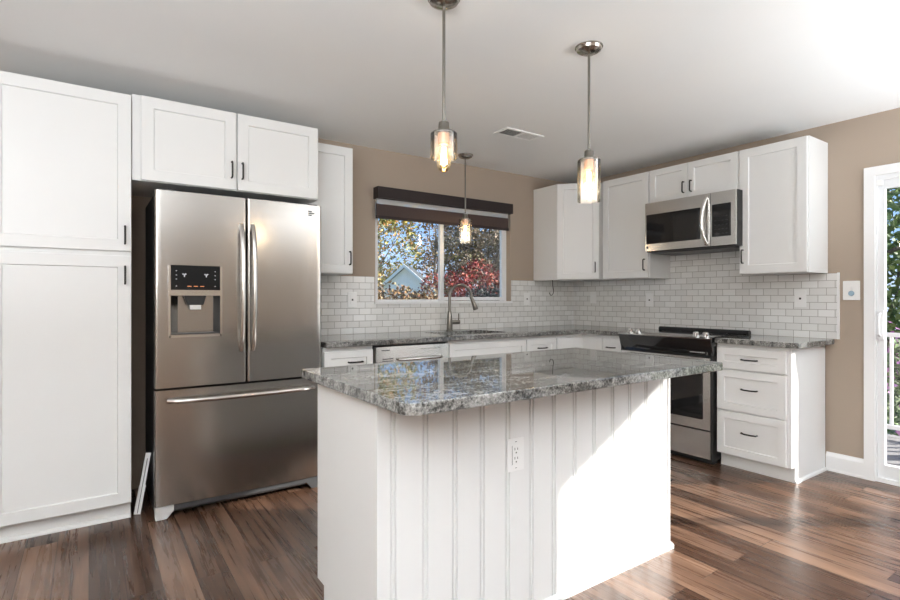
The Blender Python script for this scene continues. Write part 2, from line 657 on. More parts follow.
def boolean(target, cutters):
    """cut bmeshes out of an object for good"""
    for mb in cutters:
        bmesh.ops.recalc_face_normals(mb.bm, faces=mb.bm.faces)
        me = bpy.data.meshes.new('cut')
        mb.bm.to_mesh(me)
        mb.bm.free()
        co = bpy.data.objects.new('cut', me)
        COL.objects.link(co)
        co.parent = target.parent
        md = target.modifiers.new('b', 'BOOLEAN')
        md.operation = 'DIFFERENCE'
        md.object = co
        md.solver = 'EXACT'
        bpy.context.view_layer.update()
        dg = bpy.context.evaluated_depsgraph_get()
        new = bpy.data.meshes.new_from_object(target.evaluated_get(dg))
        target.modifiers.clear()
        old = target.data
        target.data = new
        bpy.data.meshes.remove(old)
        bpy.data.objects.remove(co)
        bpy.data.meshes.remove(me)
        shade(new)
    return target


def arc(n, a0, a1, r, c=(0, 0)):
    return [(c[0] + r * cos(a0 + (a1 - a0) * i / n), c[1] + r * sin(a0 + (a1 - a0) * i / n)) for i in range(n + 1)]


R90 = -pi / 2

# ------------------------------------------------------------------ the setting
X2, Y1, CZ = 4.24, 3.82, 2.41
XL, YF = -2.6, -4.0
FACE1 = 3.21     # door fronts of the base cabinets under the window
FACE2 = 3.683    # door fronts of the base cabinets by the range

f = MB().box(XL - .15, X2 + .15, YF - .15, Y1 + .15, -.12, 0).build('floor', FLOOR)
struct(f)
struct(MB().box(XL - .15, X2 + .15, YF - .15, Y1 + .15, CZ, CZ + .15).build('ceiling', CEIL))

# window wall
WX0, WX1, WZ0, WZ1 = 1.905, 3.352, 1.168, 2.075
mb = MB()
mb.box(XL, WX0, Y1, Y1 + .15, 0, CZ).box(WX1, X2 + .15, Y1, Y1 + .15, 0, CZ)
mb.box(WX0, WX1, Y1, Y1 + .15, 0, WZ0).box(WX0, WX1, Y1, Y1 + .15, WZ1, CZ)
struct(mb.build('wall_back', TAN))
# range wall with the sliding door
DY0, DY1, DZ1 = -0.60, 1.232, 2.0
mb = MB()
mb.box(X2, X2 + .15, DY1, Y1, 0, CZ).box(X2, X2 + .15, DY0, DY1, DZ1, CZ)
mb.box(X2, X2 + .15, YF, DY0, 0, CZ)
struct(mb.build('wall_right', TAN))
struct(MB().box(XL - .15, XL, YF, Y1 + .15, 0, CZ).build('wall_left', TAN))
struct(MB().box(XL - .15, X2 + .15, YF - .15, YF, 0, CZ).build('wall_front', TAN))

# baseboard and shoe between the drawer base and the door casing
mb = MB().prism([(0, 0), (-.017, 0), (-.017, .010), (-.014, .016), (-.014, .100), (-.011, .112), (-.006, .118), (-.004, .128), (0, .128)], 1.285, 1.503, 'y')
mb.move((X2, 0, 0))
struct(mb.build('baseboard_right', TRIMW))
mb = MB().prism([(0, 0), (-.017, 0), (-.017, .010), (-.014, .016), (-.014, .100), (-.011, .112), (-.006, .118), (-.004, .128), (0, .128)], YF, -.682, 'y').move((X2, 0, 0))
struct(mb.build('baseboard_right', TRIMW))

# door casing
mb = MB()
for y0, y1 in ((DY1 - .005, DY1 + .053), (DY0 - .058, DY0 + .005)):
    mb.box(X2 - .018, X2, y0, y1, 0, DZ1 + .001)
mb.box(X2 - .018, X2, DY0 - .058, DY1 + .053, DZ1, DZ1 + .058)
mb.bevel(.004, 2)
struct(mb.build('trim_1', TRIMW))

# sliding glass door: frame, fixed sash, sliding sash
d1 = bpy.data.objects.new('door_1', None)
COL.objects.link(d1)
d1.location = (X2, 0, 0)
struct(d1)
mb = MB()
mb.box(-.004, .13, DY1 - .014, DY1, 0, DZ1).box(-.004, .13, DY0, DY0 + .014, 0, DZ1)
mb.box(-.0035, .13, DY0 + .0145, DY1 - .0145, DZ1 - .032, DZ1).box(-.0035, .13, DY0 + .0145, DY1 - .0145, 0, .028)
mb.bevel(.003, 1)
mb.build('door_frame', VINYL, d1)
MB().box(-.012, -.002, DY1 - .046, DY1 - .012, DZ1 - .07, DZ1 - .035).bevel(.004, 2).build('sensor', PLATE, d1)


def sash(y0, y1, xo, st, name):
    mb = MB()
    z0, z1 = .028, DZ1 - .032
    se = .034
    ya, yb = y0 + (st if y0 > 0 else se), y1 - (se if y1 > 1 else st)
    mb.box(xo, xo + .04, y0, ya, z0, z1).box(xo, xo + .04, yb, y1, z0, z1)
    mb.box(xo, xo + .04, ya, yb, z1 - .055, z1).box(xo, xo + .04, ya, yb, z0, z0 + .085)
    mb.bevel(.004, 2)
    s = mb.build(name, VINYL, d1)
    MB().box(xo + .017, xo + .023, ya - .006, yb + .006, z0 + .08, z1 - .05).build('glass_pane', GLASS, s)
    return s


s1 = sash(.36, DY1 - .0145, .012, .058, 'sliding_sash')
sash(DY0 + .0145, .42, .068, .058, 'fixed_sash')
hy = DY1 - .030
mb = MB().box(-.004, .012, hy - .018, hy + .018, .93, 1.12).bevel(.005, 2)
mb.tube([(-.003, hy, .95), (-.035, hy, .965), (-.042, hy, 1.0), (-.042, hy, 1.05), (-.035, hy, 1.085), (-.003, hy, 1.10)], .008, 10)
h = mb.build('door_handle', VINYL, s1)
h['label'] = 'white pull handle of the sliding glass door'

# kitchen window
w1 = bpy.data.objects.new('window_1', None)
COL.objects.link(w1)
w1.location = (0, Y1, 0)
struct(w1)
mb = MB()
mb.box(WX0 - .001, WX0 + .045, .06, .13, WZ0, WZ1).box(WX1 - .026, WX1 + .001, .06, .13, WZ0, WZ1)
mb.box(WX0 + .0455, WX1 - .0265, .061, .13, WZ1 - .04, WZ1).box(WX0 + .0455, WX1 - .0265, .061, .13, WZ0, WZ0 + .006)
mb.bevel(.004, 1)
mb.build('window_frame', VINYL, w1)


def wsash(x0, x1, yo, name, sb=.030, zb=.010):
    mb = MB()
    z0, z1, st = WZ0 + zb, WZ1 - .03, .036
    mb.box(x0, x0 + st, yo, yo + .03, z0, z1).box(x1 - st, x1, yo, yo + .03, z0, z1)
    mb.box(x0 + st, x1 - st, yo, yo + .03, z0, z0 + sb).box(x0 + st, x1 - st, yo, yo + .03, z1 - st, z1)
    mb.bevel(.004, 1)
    s = mb.build(name, VINYL, w1)
    MB().box(x0 + st - .005, x1 - st + .005, yo + .012, yo + .017, z0 + sb - .003, z1 - st + .005).build('glass_pane', GLASS, s)


wsash(WX0 + .035, 2.64, .095, 'window_sash', .014, .004)
wsash(2.575, WX1 - .018, .062, 'window_sash')
MB().box(WX0 - .012, WX1 + .008, -.022, .064, WZ0 - .018, WZ0 + .001).bevel(.004, 2).build('window_sill', TRIMW, w1)

# tiled splashbacks
mb = MB()
ty = Y1 - .010
tb = Y1 - .001
mb.box(1.237, WX0 - .012, ty, tb, .9155, 1.3715).box(WX0 - .012, WX1 + .008, ty, tb, .9155, WZ0 - .0185).box(WX1 + .008, X2 - .0105, ty, tb, .9155, 1.3715)
tag(mb.build('tile_backsplash', TILE_B), 'white subway tile backsplash on the window wall behind the sink', 'backsplash')
mb = MB().box(X2 - .010, X2 - .001, 1.437, Y1 - .001, .9155, 1.3715).box(X2 - .010, X2 - .001, 1.945, 2.69, 1.3715, 1.576)
bs = tag(mb.build('tile_backsplash', TILE_R), 'white subway tile backsplash on the range wall under the microwave', 'backsplash')
e = MB().box(X2 - .012, X2 - .001, 1.425, 1.437, .9155, 1.374).build('edge_trim', TRIMW, bs)

# ------------------------------------------------------------------ cabinets


def shaker(w, h, t=.020, st=.060, rec=.010, flat=False):
    """door front facing -y: x 0..w, z 0..h, y -t..0"""
    mb = MB()
    bm = mb.bm
    if flat:
        mb.box(0, w, -t, 0, 0, h).bevel(.002, 2)
        return mb
    def rect(a, y):
        return [bm.verts.new(p) for p in ((a, y, a), (w - a, y, a), (w - a, y, h - a), (a, y, h - a))]
    b0 = rect(0, 0)
    b1 = rect(0, -t + .002)
    b2 = rect(.002, -t)
    i0 = rect(st, -t)
    i1 = rect(st + .004, -t + rec)
    bm.faces.new(b0)
    bm.faces.new(i1)
    for a, b in ((b0, b1), (b1, b2), (b2, i0), (i0, i1)):
        for k in range(4):
            bm.faces.new((a[k], a[(k + 1) % 4], b[(k + 1) % 4], b[k]))
    bmesh.ops.recalc_face_normals(bm, faces=bm.faces)
    return mb


def pull_mesh(L, vertical=True, arch=0.0):
    mb = MB()
    pts = []
    h = L / 2
    d = .026
    seq = [(-h, 0), (-h, -d * .75), (-h + .008, -d)]
    if arch:
        seq = [(-h, 0), (-h + .002, -d * .7), (-h + .015, -d * .92), (-h * .4, -d - arch), (h * .4, -d - arch), (h - .015, -d * .92), (h - .002, -d * .7), (h, 0)]
    else:
        seq += [(h - .008, -d), (h, -d * .75), (h, 0)]
    for a, y in seq:
        pts.append((0, y, a) if vertical else (a, y, 0))
    mb.tube(pts, .0052, 8)
    return mb


def door(parent, x, z, w, h, hx=None, hz=None, hl=.092, name='door', vert=True, flat=False, st=.060, arch=0.0):
    d = shaker(w, h, st=st, flat=flat).build(name, WHITE, parent, loc=(x, 0, z))
    if hx is not None:
        p = pull_mesh(hl, vert, arch).build('handle', BLACKP, d, loc=(hx, -.020, hz))
        p['label'] = 'dark bronze pull handle'
    return d


def carcass(parent, x0, x1, y0, y1, z0, z1, name='carcass'):
    return MB().box(x0, x1, y0, y1, z0, z1).bevel(.0015, 1).build(name, WHITE, parent)


# tall pantry
PX0, PX1, PF = -.41, .187, 3.293
t = thing('pantry_cabinet', 'tall white two-door pantry cabinet at the left edge beside the fridge', 'cabinet', (PX0, PF, 0))
w = PX1 - PX0
carcass(t, 0, w, 0, Y1 - PF - .002, .1, 2.29)
mb = MB().box(0, w, .06, .09, 0, .1)
mb.prism([(.06, 0), (.046, 0), (.046, .008), (.052, .018), (.06, .02)], 0, w, 'x')
mb.build('toe_kick', TOEK, t)
door(t, .003, 1.449, w - .004, .838, w - .033, .085)
door(t, .003, .103, w - .004, 1.321, w - .033, 1.218)

# cabinet over the fridge
t = thing('wall_cabinet', 'wide white two-door cabinet mounted above the refrigerator', 'cabinet', (.19, PF, 1.838), 0, 'white wall cabinets')
cw = 1.04
carcass(t, 0, cw, 0, Y1 - PF - .002, 0, .463)
door(t, .041, .003, .488, .457, .462, .115)
door(t, .538, .003, .494, .457, .025, .115)

# cabinet left of the window
t = thing('wall_cabinet', 'narrow white one-door wall cabinet between the fridge and the window', 'cabinet', (1.237, 3.515, 1.372), 0, 'white wall cabinets')
carcass(t, 0, .330, 0, Y1 - 3.515 - .002, 0, .908)
door(t, .004, .003, .323, .902, .298, .110)

# diagonal corner cabinet
t = thing('corner_wall_cabinet', 'white diagonal corner wall cabinet right of the window', 'cabinet', (3.655, Y1, 1.372))
A = (0, -.318); B = (.270, -.600)
mb = MB().prism([(0, -.002), A, B, (.583, -.632), (.583, -.002)], 0, .908, 'z').bevel(.0015, 1)
mb.build('carcass', WHITE, t)
dl = math.hypot(B[0] - A[0], B[1] - A[1])
ang = math.atan2(B[1] - A[1], B[0] - A[0])
dr = shaker(dl - .008, .902, st=.055).build('door', WHITE, t)
dr.location = (A[0] + .004 * cos(ang), A[1] + .004 * sin(ang), .003)
dr.rotation_euler = (0, 0, ang)
p = pull_mesh(.092).build('handle', BLACKP, dr, loc=(dl - .045, -.020, .112))
p['label'] = 'dark bronze pull handle'

# wall cabinets along the range wall
UF = 3.935
t = thing('wall_cabinet', 'tall white one-door wall cabinet between the corner cabinet and the microwave', 'cabinet', (UF, 3.186, 1.372), R90, 'white wall cabinets')
carcass(t, 0, .492, 0, X2 - UF - .002, 0, .908)
door(t, .012, .003, .476, .902, .445, .110)
t = thing('wall_cabinet', 'short white two-door wall cabinet directly above the microwave', 'cabinet', (UF, 2.690, 1.992), R90, 'white wall cabinets')
carcass(t, 0, .746, 0, X2 - UF - .002, 0, .288)
door(t, .010, .003, .338, .282, .309, .090, .085, st=.05)
door(t, .352, .003, .386, .282, .030, .090, .085, st=.05)
t = thing('wall_cabinet', 'white one-door wall cabinet right of the microwave at the end of the row', 'cabinet', (UF, 1.941, 1.372), R90, 'white wall cabinets')
carcass(t, 0, .446, 0, X2 - UF - .002, 0, .908)
door(t, .004, .003, .436, .902, .026, .125, .095)

# base cabinets under the window
BF = FACE1 + .02
BD = Y1 - BF - .012


def base(label, x, w, loc, rot, depth=BD, nm='base_cabinet'):
    t = thing(nm, label, 'cabinet', loc, rot, 'white base cabinets')
    carcass(t, 0, w, 0, depth, .1, .878)
    MB().box(0, w, .06, .085, 0, .1).build('toe_kick', TOEK, t)
    return t


t = base('narrow white base cabinet with one drawer between the fridge and the dishwasher', 1.237, .352, (1.237, BF, 0), 0)
door(t, .003, .700, .345, .150, .215, .075, .10, 'drawer', False, st=.045, arch=.004)
door(t, .003, .105, .345, .588, .310, .52)

t = thing('base_cabinet', 'wide white sink base cabinet under the kitchen window', 'cabinet', (2.215, BF, 0), 0, 'white base cabinets')
MB().box(0, .018, 0, BD, .1, .878).box(.762, .780, 0, BD, .1, .878).box(.018, .762, 0, BD, .1, .118).box(.018, .762, BD - .01, BD, .118, .878).box(.018, .762, 0, .018, .118, .878).build('carcass', WHITE, t)
MB().box(0, .780, .06, .085, 0, .1).build('toe_kick', TOEK, t)
door(t, .003, .700, .772, .150, name='drawer_front', st=.045)
door(t, .003, .105, .384, .588, .352, .52)
door(t, .391, .105, .384, .588, .032, .52)

t = base('white base cabinet with one drawer between the sink base and the corner', 2.998, .352, (2.998, BF, 0), 0)
door(t, .003, .700, .345, .150, .172, .075, .10, 'drawer', False, st=.045, arch=.004)
door(t, .003, .105, .345, .588, .032, .52)

# L-shaped corner base
t = thing('corner_base_cabinet', 'white inside-corner base cabinet where the two counter runs meet', 'cabinet', (3.352, BF, 0))
mb = MB().prism([(.001, 0), (FACE2 + .02 - 3.352, 0), (FACE2 + .02 - 3.352, -.240), (X2 - 3.352 - .012, -.240), (X2 - 3.352 - .012, Y1 - BF - .012), (.001, Y1 - BF - .012)], .1, .878, 'z')
mb.bevel(.0015, 1).build('carcass', WHITE, t)
MB().box(.001, FACE2 - 3.352 + .08, .06, .085, 0, .1).box(FACE2 - 3.352 + .08, FACE2 - 3.352 + .105, -.24, .085, 0, .1).build('toe_kick', TOEK, t)
fw = FACE2 - 3.352
MB().box(.004, fw + .018, -.02, 0, .70, .850).bevel(.002, 1).build('drawer_front', WHITE, t)
MB().box(fw, fw + .0195, -.237, -.02, .70, .850).bevel(.002, 1).build('drawer_front', WHITE, t)
MB().box(.004, fw + .018, -.02, 0, .105, .692).bevel(.002, 1).build('door', WHITE, t)
MB().box(fw, fw + .0195, -.237, -.02, .105, .692).bevel(.002, 1).build('door', WHITE, t)

BF2 = FACE2 + .02
BD2 = X2 - BF2 - .012
t = base('slim white base cabinet with one small drawer left of the range', 0, .214, (BF2, 2.988, 0), R90, BD2)
door(t, .003, .700, .208, .150, .090, .075, .085, 'drawer', False, flat=True, arch=.003)
door(t, .003, .105, .208, .588, .03, .52, flat=True)

# three-drawer base right of the range
t = thing('drawer_base_cabinet', 'white three-drawer base cabinet right of the range with panelled end', 'cabinet', (BF2, 1.988, 0), R90)
carcass(t, 0, .460, 0, BD2, .1, .878)
MB().box(0, .460, .056, .075, 0, .1).build('toe_kick', TOEK, t)
for z, hh in ((.705, .148), (.415, .282), (.105, .302)):
    door(t, .008, z, .448, hh, .224, hh * .56 if hh > .2 else .072, .10, 'drawer', False, st=.05, arch=.005)
mb = MB().prism([(0, .1), (.052, .1), (.052, 0), (BD2, 0), (BD2, .878), (0, .878)], .461, .481, 'x').bevel(.0015, 1)
mb.build('end_panel', WHITE, t)
mb = MB().prism([(.481, 0), (.494, 0), (.492, .012), (.485, .018), (.481, .019)], .048, BD2, 'y')
mb.build('shoe_moulding', WHITE, t)

# ------------------------------------------------------------------ counters


def rpoly(x0, x1, y0, y1, radii, n=8):
    """rounded rectangle, radii for corners (x0,y0),(x1,y0),(x1,y1),(x0,y1)"""
    pts = []
    cs = [(x0, y0, pi, 1.5 * pi, 1, 1), (x1, y0, 1.5 * pi, 2 * pi, -1, 1), (x1, y1, 0, .5 * pi, -1, -1), (x0, y1, .5 * pi, pi, 1, -1)]
    for (x, y, a0, a1, sx, sy), r in zip(cs, radii):
        pts += arc(n if r > .01 else 2, a0, a1, r, (x + sx * r, y + sy * r))
    return pts


CT0, CT1 = .880, .915
CY = 3.168
CX = 3.655
mb = MB().prism([(1.237, CY), (CX, CY), (CX, 2.7765), (X2 - .011, 2.7765), (X2 - .011, Y1 - .011), (1.237, Y1 - .011)], CT0, CT1, 'z').bevel(.004, 2)
ct = mb.build('granite_countertop', GRANITE)
tag(ct, 'grey speckled granite countertop running under the window and round the corner', 'countertop')
SX0, SX1, SY0, SY1 = 2.25, 2.87, 3.29, 3.67
cut = MB().prism(rpoly(SX0, SX1, SY0, SY1, (.06,) * 4), CT0 - .02, CT1 + .02, 'z')
boolean(ct, [cut])

mb = MB().prism(rpoly(CX, X2 - .011, 1.452, 1.982, (.018, .003, .003, .003)), CT0, CT1, 'z').bevel(.004, 2)
tag(mb.build('granite_countertop', GRANITE), 'short grey granite countertop right of the range over the drawers', 'countertop')

# undermount sink
s = thing('kitchen_sink', 'stainless undermount sink set in the counter under the window', 'sink', (0, 0, .70))
mb = MB()
bm = mb.bm
outer = rpoly(SX0 - .012, SX1 + .012, SY0 - .012, SY1 + .012, (.07,) * 4)
inner = rpoly(SX0, SX1, SY0, SY1, (.06,) * 4)
bot = rpoly(SX0 + .02, SX1 - .02, SY0 + .02, SY1 - .02, (.05,) * 4)
def ring(pts, z):
    return [bm.verts.new((x, y, z)) for x, y in pts]
r0, r1, r2 = ring(outer, .179), ring(inner, .179), ring(bot, 0)
r3, r4 = ring(outer, .172), ring([(x, y) for x, y in outer], -.006)
n = len(r0)
for a, b in ((r0, r1), (r1, r2), (r0, r3), (r3, r4)):
    for k in range(n):
        bm.faces.new((a[k], a[(k + 1) % n], b[(k + 1) % n], b[k]))
bm.faces.new(r2); bm.faces.new(r4)
mb.build('basin', SINKM, s)
MB().lathe([(0, .004), (.035, .004), (.044, .001), (.044, 0)], (2.56, 3.48, .001)).build('drain', CHROME, s)

# faucet
FX, FY = 2.57, 3.722
t = thing('kitchen_faucet', 'brushed nickel gooseneck pull-down faucet behind the sink', 'faucet', (FX, FY, CT1))
MB().lathe([(0, 0), (.030, 0), (.030, .006), (.026, .010), (.026, .06), (.022, .12), (.0165, .165), (0.0165, .17), (0, .17)]).build('body', NICKEL, t)
dx, dy = .94, -.34
pts = [(0, 0, .16), (0, 0, .30)]
for i in range(1, 13):
    a = pi - pi * 1.02 * i / 12
    r = .098
    pts.append((dx * (r + r * cos(a)), dy * (r + r * cos(a)), .30 + r * sin(a)))
MB().tube(pts, .0125, 14).build('spout', NICKEL, t)
ex, ey, ez = pts[-1]
MB().tube([(ex - dx * .004, ey - dy * .004, ez + .004), (ex + dx * .012, ey + dy * .012, ez - .03), (ex + dx * .03, ey + dy * .03, ez - .075), (ex + dx * .040, ey + dy * .040, ez - .105), (ex + dx * .042, ey + dy * .042, ez - .112)], [.0135, .016, .020, .024, .021], 16).build('spray_head', NICKEL, t)
mb = MB().tube([(.02, -.008, .075), (.085, -.03, .075)], [.017, .018], 14)
mb.tube([(.075, -.027, .078), (.077, -.028, .15)], [.006, .005], 10)
mb.build('handle', NICKEL, t)

# ------------------------------------------------------------------ refrigerator
RX0, RX1, RY = .288, 1.212, 3.185
t = thing('refrigerator', 'stainless steel french-door refrigerator with water dispenser and bottom freezer', 'refrigerator', (RX0, RY, 0))
RW = RX1 - RX0
MB().box(.004, RW - .004, .075, Y1 - RY - .03, .03, 1.765).bevel(.006, 2).build('body', BLACKM, t)
for hx in (.06, RW - .06):
    MB().box(hx - .04, hx + .04, .02, .14, 1.765, 1.79).bevel(.008, 2).build('hinge_cover', DKGREY, t)


def bowed(x0, x1, z0, z1, th=.068, bulge=.008, rl=.012, W=None):
    """door slab of constant height whose front bows out over the full width"""
    n = 20
    pts = []
    m = RW / 2
    def fr(x):
        return -bulge * (1 - ((x - m) / m) ** 2)
    pts.append((x0, th)); pts.append((x0, fr(x0) + rl))
    for i in range(4):
        a = pi + (pi / 2) * (i + 1) / 5
        pts.append((x0 + rl + rl * cos(a), fr(x0 + rl) + rl + rl * sin(a)))
    for i in range(n + 1):
        x = x0 + rl + (x1 - x0 - 2 * rl) * i / n
        pts.append((x, fr(x)))
    for i in range(4):
        a = 1.5 * pi + (pi / 2) * (i + 1) / 5
        pts.append((x1 - rl + rl * cos(a), fr(x1 - rl) + rl + rl * sin(a)))
    pts.append((x1, fr(x1) + rl)); pts.append((x1, th))
    mb = MB().prism(pts, z0, z1, 'z')
    return mb


SPL = .469
ld = bowed(0, SPL - .003, .712, 1.780).build('door', STEEL, t)
ld['label'] = 'left refrigerator door with dispenser'
DX0, DX1 = .066, .330
boolean(ld, [MB().prism(rpoly(DX0 + .006, DX1 - .006, 0.992, 1.238, (.012,) * 4), -.03, .055, 'y')])
# dispenser
mb = MB()
mb.box(DX0 - .004, DX0 + .008, -.016, .0, .984, 1.376).box(DX1 - .008, DX1 + .004, -.016, .0, .984, 1.376)
mb.box(DX0, DX1, -.016, 0, .984, .996).box(DX0, DX1, -.018, 0, 1.212, 1.243)
mb.bevel(.003, 2)
o = mb.build('dispenser_frame', STEELH, ld)
o['label'] = 'stainless frame of the dispenser'
MB().prism(rpoly(DX0, DX1, 1.243, 1.378, (.003, .003, .012, .012)), -.0155, 0, 'y').bevel(.002, 1).build('control_panel', PANEL, ld)
for cx in (.140, .250):
    mb = MB().prism([(cx - .012, 1.330), (cx - .006, 1.334), (cx - .002, 1.328), (cx + .004, 1.334), (cx + .012, 1.330), (cx + .004, 1.324), (cx + .002, 1.314), (cx - .002, 1.314), (cx - .003, 1.324)], -.0162, -.015, 'y')
    mb.build('display_icon', ICON, ld, smooth=False)
for px in (.098, .293):
    for z in (1.345, 1.322, 1.300, 1.262):
        MB().box(px, px + .006, -.0162, -.015, z, z + .004).build('display_icon', ICON, ld, smooth=False)
for cx in (.165, .197, .229):
    MB().box(cx - .010, cx + .010, -.0162, -.015, 1.262, 1.265).build('display_light', LED, ld, smooth=False)
# alcove lining
mb = MB()
mb.prism([(-.010, .0), (.052, .0), (.052, .246), (.046, .246), (.046, .008), (-.010, .008)], DX0 + .008, DX1 - .008, 'x').move((0, 0, .992))
mb.build('alcove', STEEL, ld)
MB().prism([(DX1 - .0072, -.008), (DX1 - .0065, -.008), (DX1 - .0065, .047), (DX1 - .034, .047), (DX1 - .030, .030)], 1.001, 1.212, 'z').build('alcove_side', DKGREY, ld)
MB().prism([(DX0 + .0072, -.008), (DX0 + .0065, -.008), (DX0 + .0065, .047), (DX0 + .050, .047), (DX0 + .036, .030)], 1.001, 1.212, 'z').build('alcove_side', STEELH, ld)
mb = MB().prism([(.140, 1.216), (.158, 1.160), (.240, 1.160), (.256, 1.216)], .004, .040, 'y').bevel(.006, 2)
mb.build('nozzle_housing', BLACKM, ld)
mb = MB().prism([(.002, 0), (.014, 0), (.030, .055), (.020, .055)], .170, .228, 'x').bevel(.003, 2).move((0, 0, 1.135))
mb.build('paddle', PLATEG, ld)
MB().box(DX0 + .012, DX1 - .012, -.012, .045, 1.0, 1.006).bevel(.002, 1).build('drip_tray', DKGREY, ld)

rd = bowed(SPL + .003, RW, .712, 1.780).build('door', STEEL, t)
rd['label'] = 'right refrigerator door with small badge'
# small dark badge, two lines of letter strokes
mb = MB()
for r_, z in enumerate((1.737, 1.725, 1.713)):
    for k in range(5 if r_ == 1 else 3):
        mb.box(.838 + k * .008, .8435 + k * .008, -.0068, -.003, z, z + .006)
o = mb.build('badge', DKGREY, rd, smooth=False)
o['label'] = 'small dark badge'
for d, hx in ((ld, SPL - .032), (rd, SPL + .032)):
    pts, rr = [], []
    for i in range(17):
        u = i / 16
        z = .895 + (1.625 - .895) * u
        pts.append((hx, -.012 - .052 * sin(pi * u) ** .45, z))
        rr.append(.0135 if 0 < i < 16 else .012)
    MB().tube(pts, rr, 14, sx=1.0).build('handle', STEELH, d)
fz = bowed(0, RW, .078, .700).build('freezer_drawer', STEEL, t)
pts = []
for i in range(21):
    u = i / 20
    pts.append((.062 + (.866 - .062) * u, -.010 - .055 * sin(pi * u) ** .4, .642 - .0 * u))
MB().tube(pts, .0135, 14).build('handle', STEELH, fz)
MB().prism([(.05, .022), (.03, .028), (.012, .045), (.012, .074), (.075, .074), (.075, .022)], .09, RW - .09, 'x').bevel(.003, 1).build('kick_grille', DKGREY, t)
for xx in (0.004, RW - .094):
    mb = MB().prism([(.0, 0), (.055, 0), (.090, .042), (.090, .072), (0, .072)] if xx < .1 else [(.035, 0), (.090, 0), (.090, .072), (0, .072), (0, .042)], .012, .07, 'y').bevel(.002, 1).move((xx, 0, .001))
    mb.build('foot_cover', DKGREY if xx > .1 else PLATEG, t)

# white strip leaning in the gap by the fridge
mb = MB().box(-.016, .016, -.004, .004, 0, .155).box(-.013, .013, -.003, .003, .155, .33)
mb.bevel(.002, 1)
o = mb.build('folded_strip', PLATE)
o.location = (.218, 3.36, .0025)
o.rotation_euler = (radians(-5), radians(10), 0)
tag(o, 'thin white folded strip leaning in the dark gap left of the refrigerator', 'strip')
o2 = MB().box(-.0015, .0015, -.0046, -.0034, .005, .30).build('crease', SLOT, o)

# ------------------------------------------------------------------ dishwasher
t = thing('dishwasher', 'stainless dishwasher under the counter between the drawer and sink cabinets', 'dishwasher', (1.600, 3.215, 0))
DWW = .606
MB().box(.0, DWW, .03, .56, .02, .868).build('body', BLACKM, t)
MB().box(.004, DWW - .004, -.012, .03, .12, .862).bevel(.005, 2).build('door', STEELX, t)
d = t.children[-1]
pts = [(.17, -.012, .775), (.175, -.032, .772), (.20, -.040, .770), (.50, -.040, .770), (.525, -.032, .772), (.53, -.012, .775)]
MB().tube(pts, .011, 12).build('handle', STEELH, d)
for k in range(2):
    MB().box(.055, .135, -.0135, -.011, .776 - k * .016, .782 - k * .016).build('vent_slot', DKGREY, d, smooth=False)
MB().box(.045, .11, -.0132, -.011, .835, .841).build('name_strip', DKGREY, d, smooth=False)
for k in range(6):
    MB().box(.36 + k * .03, .375 + k * .03, -.0132, -.011, .833, .837).build('button', DKGREY, d, smooth=False)
MB().box(.01, DWW - .01, .05, .07, .0, .11).build('toe_kick', BLACKM, t)

# ------------------------------------------------------------------ range
t = thing('range', 'stainless slide-in electric range with black control console', 'range', (3.65, 2.762, 0), R90)
GW = .764
GD = X2 - 3.65 - .011
MB().box(0, GW, .03, GD, .03, .905).build('body', BLACKM, t)
cook = MB().prism(rpoly(.0, GW, .030, GD - .055, (.006,) * 4), .9156, .922, 'z').build('cooktop', BLACKG, t)
for cx, cy, r in ((.20, .18, .105), (.55, .18, .085), (.20, .40, .075), (.55, .40, .105)):
    MB().lathe([(r, 0), (r, .0006), (r - .004, .0006), (r - .004, 0)], (cx, cy, .9216), 40, closed=True).build('burner_ring', DKGREY, cook)
mb = MB().tube([(-.0 + .02, GD - .075, .930), (GW + .02, GD - .075, .930)], .020, 14)
mb.build('vent_bar', BLACKM, t)
mb = MB().prism([(.045, .915), (.030, .925), (-.012, .921), (-.034, .908), (-.030, .893), (.006, .775), (.045, .775)], -.010, GW + .008, 'x').bevel(.004, 2)
console = mb.build('control_console', BLACKG, t)
mb = MB().prism([(.032, .926), (-.013, .9225), (-.037, .909), (-.034, .902), (-.011, .9155), (.032, .920)], -.012, GW + .010, 'x')
o = mb.build('console_trim', STEELX, console)
o['label'] = 'stainless trim along the console top'
mb = MB()
for k in range(9):
    mb.box(.60 + k * .013, .609 + k * .013, -.0052, -.001, .8005, .8055)
mb.rot(radians(-17), 'X', (0, 0, .80)).build('brand_strip', PLATEG, console, smooth=False)
for kx in (.088, .163, .650, .722):
    k = MB().lathe([(0, .030), (.016, .030), (.020, .026), (.021, .006), (.025, .003), (.025, 0), (0, 0)], seg=20).build('knob', CHROME, console)
    k.location = (kx, -.004, .922)
    k.rotation_euler = (radians(12), 0, 0)
od = MB().box(.004, GW - .004, -.014, .030, .252, .768).bevel(.006, 2).build('oven_door', STEELX, t)
MB().prism(rpoly(.080, GW - .058, .322, .668, (.012,) * 4), -.0165, -.012, 'y').build('oven_window', SMOKE, od)
mb = MB().tube([(.05, -.014, .742), (.05, -.045, .742), (.06, -.055, .742), (GW - .06, -.055, .742), (GW - .05, -.045, .742), (GW - .05, -.014, .742)], .012, 12)
mb.build('handle', STEELX, od)
MB().box(.004, GW - .004, -.012, .030, .045, .240).bevel(.006, 2).build('storage_drawer', STEELX, t)
MB().box(.01, GW - .01, .04, .06, .002, .05).build('toe_kick', BLACKM, t)
for sx in (GW - .004, -.005):
    MB().box(sx, sx + .009, -.004, .030, .03, .90).build('side_trim', BLACKM, t)
for fx in (.03, GW - .03):
    MB().lathe([(0, .035), (.012, .035), (.012, .006), (.02, .004), (.02, 0), (0, 0)], (fx, .10, .0), 14).build('levelling_foot', DKGREY, t)

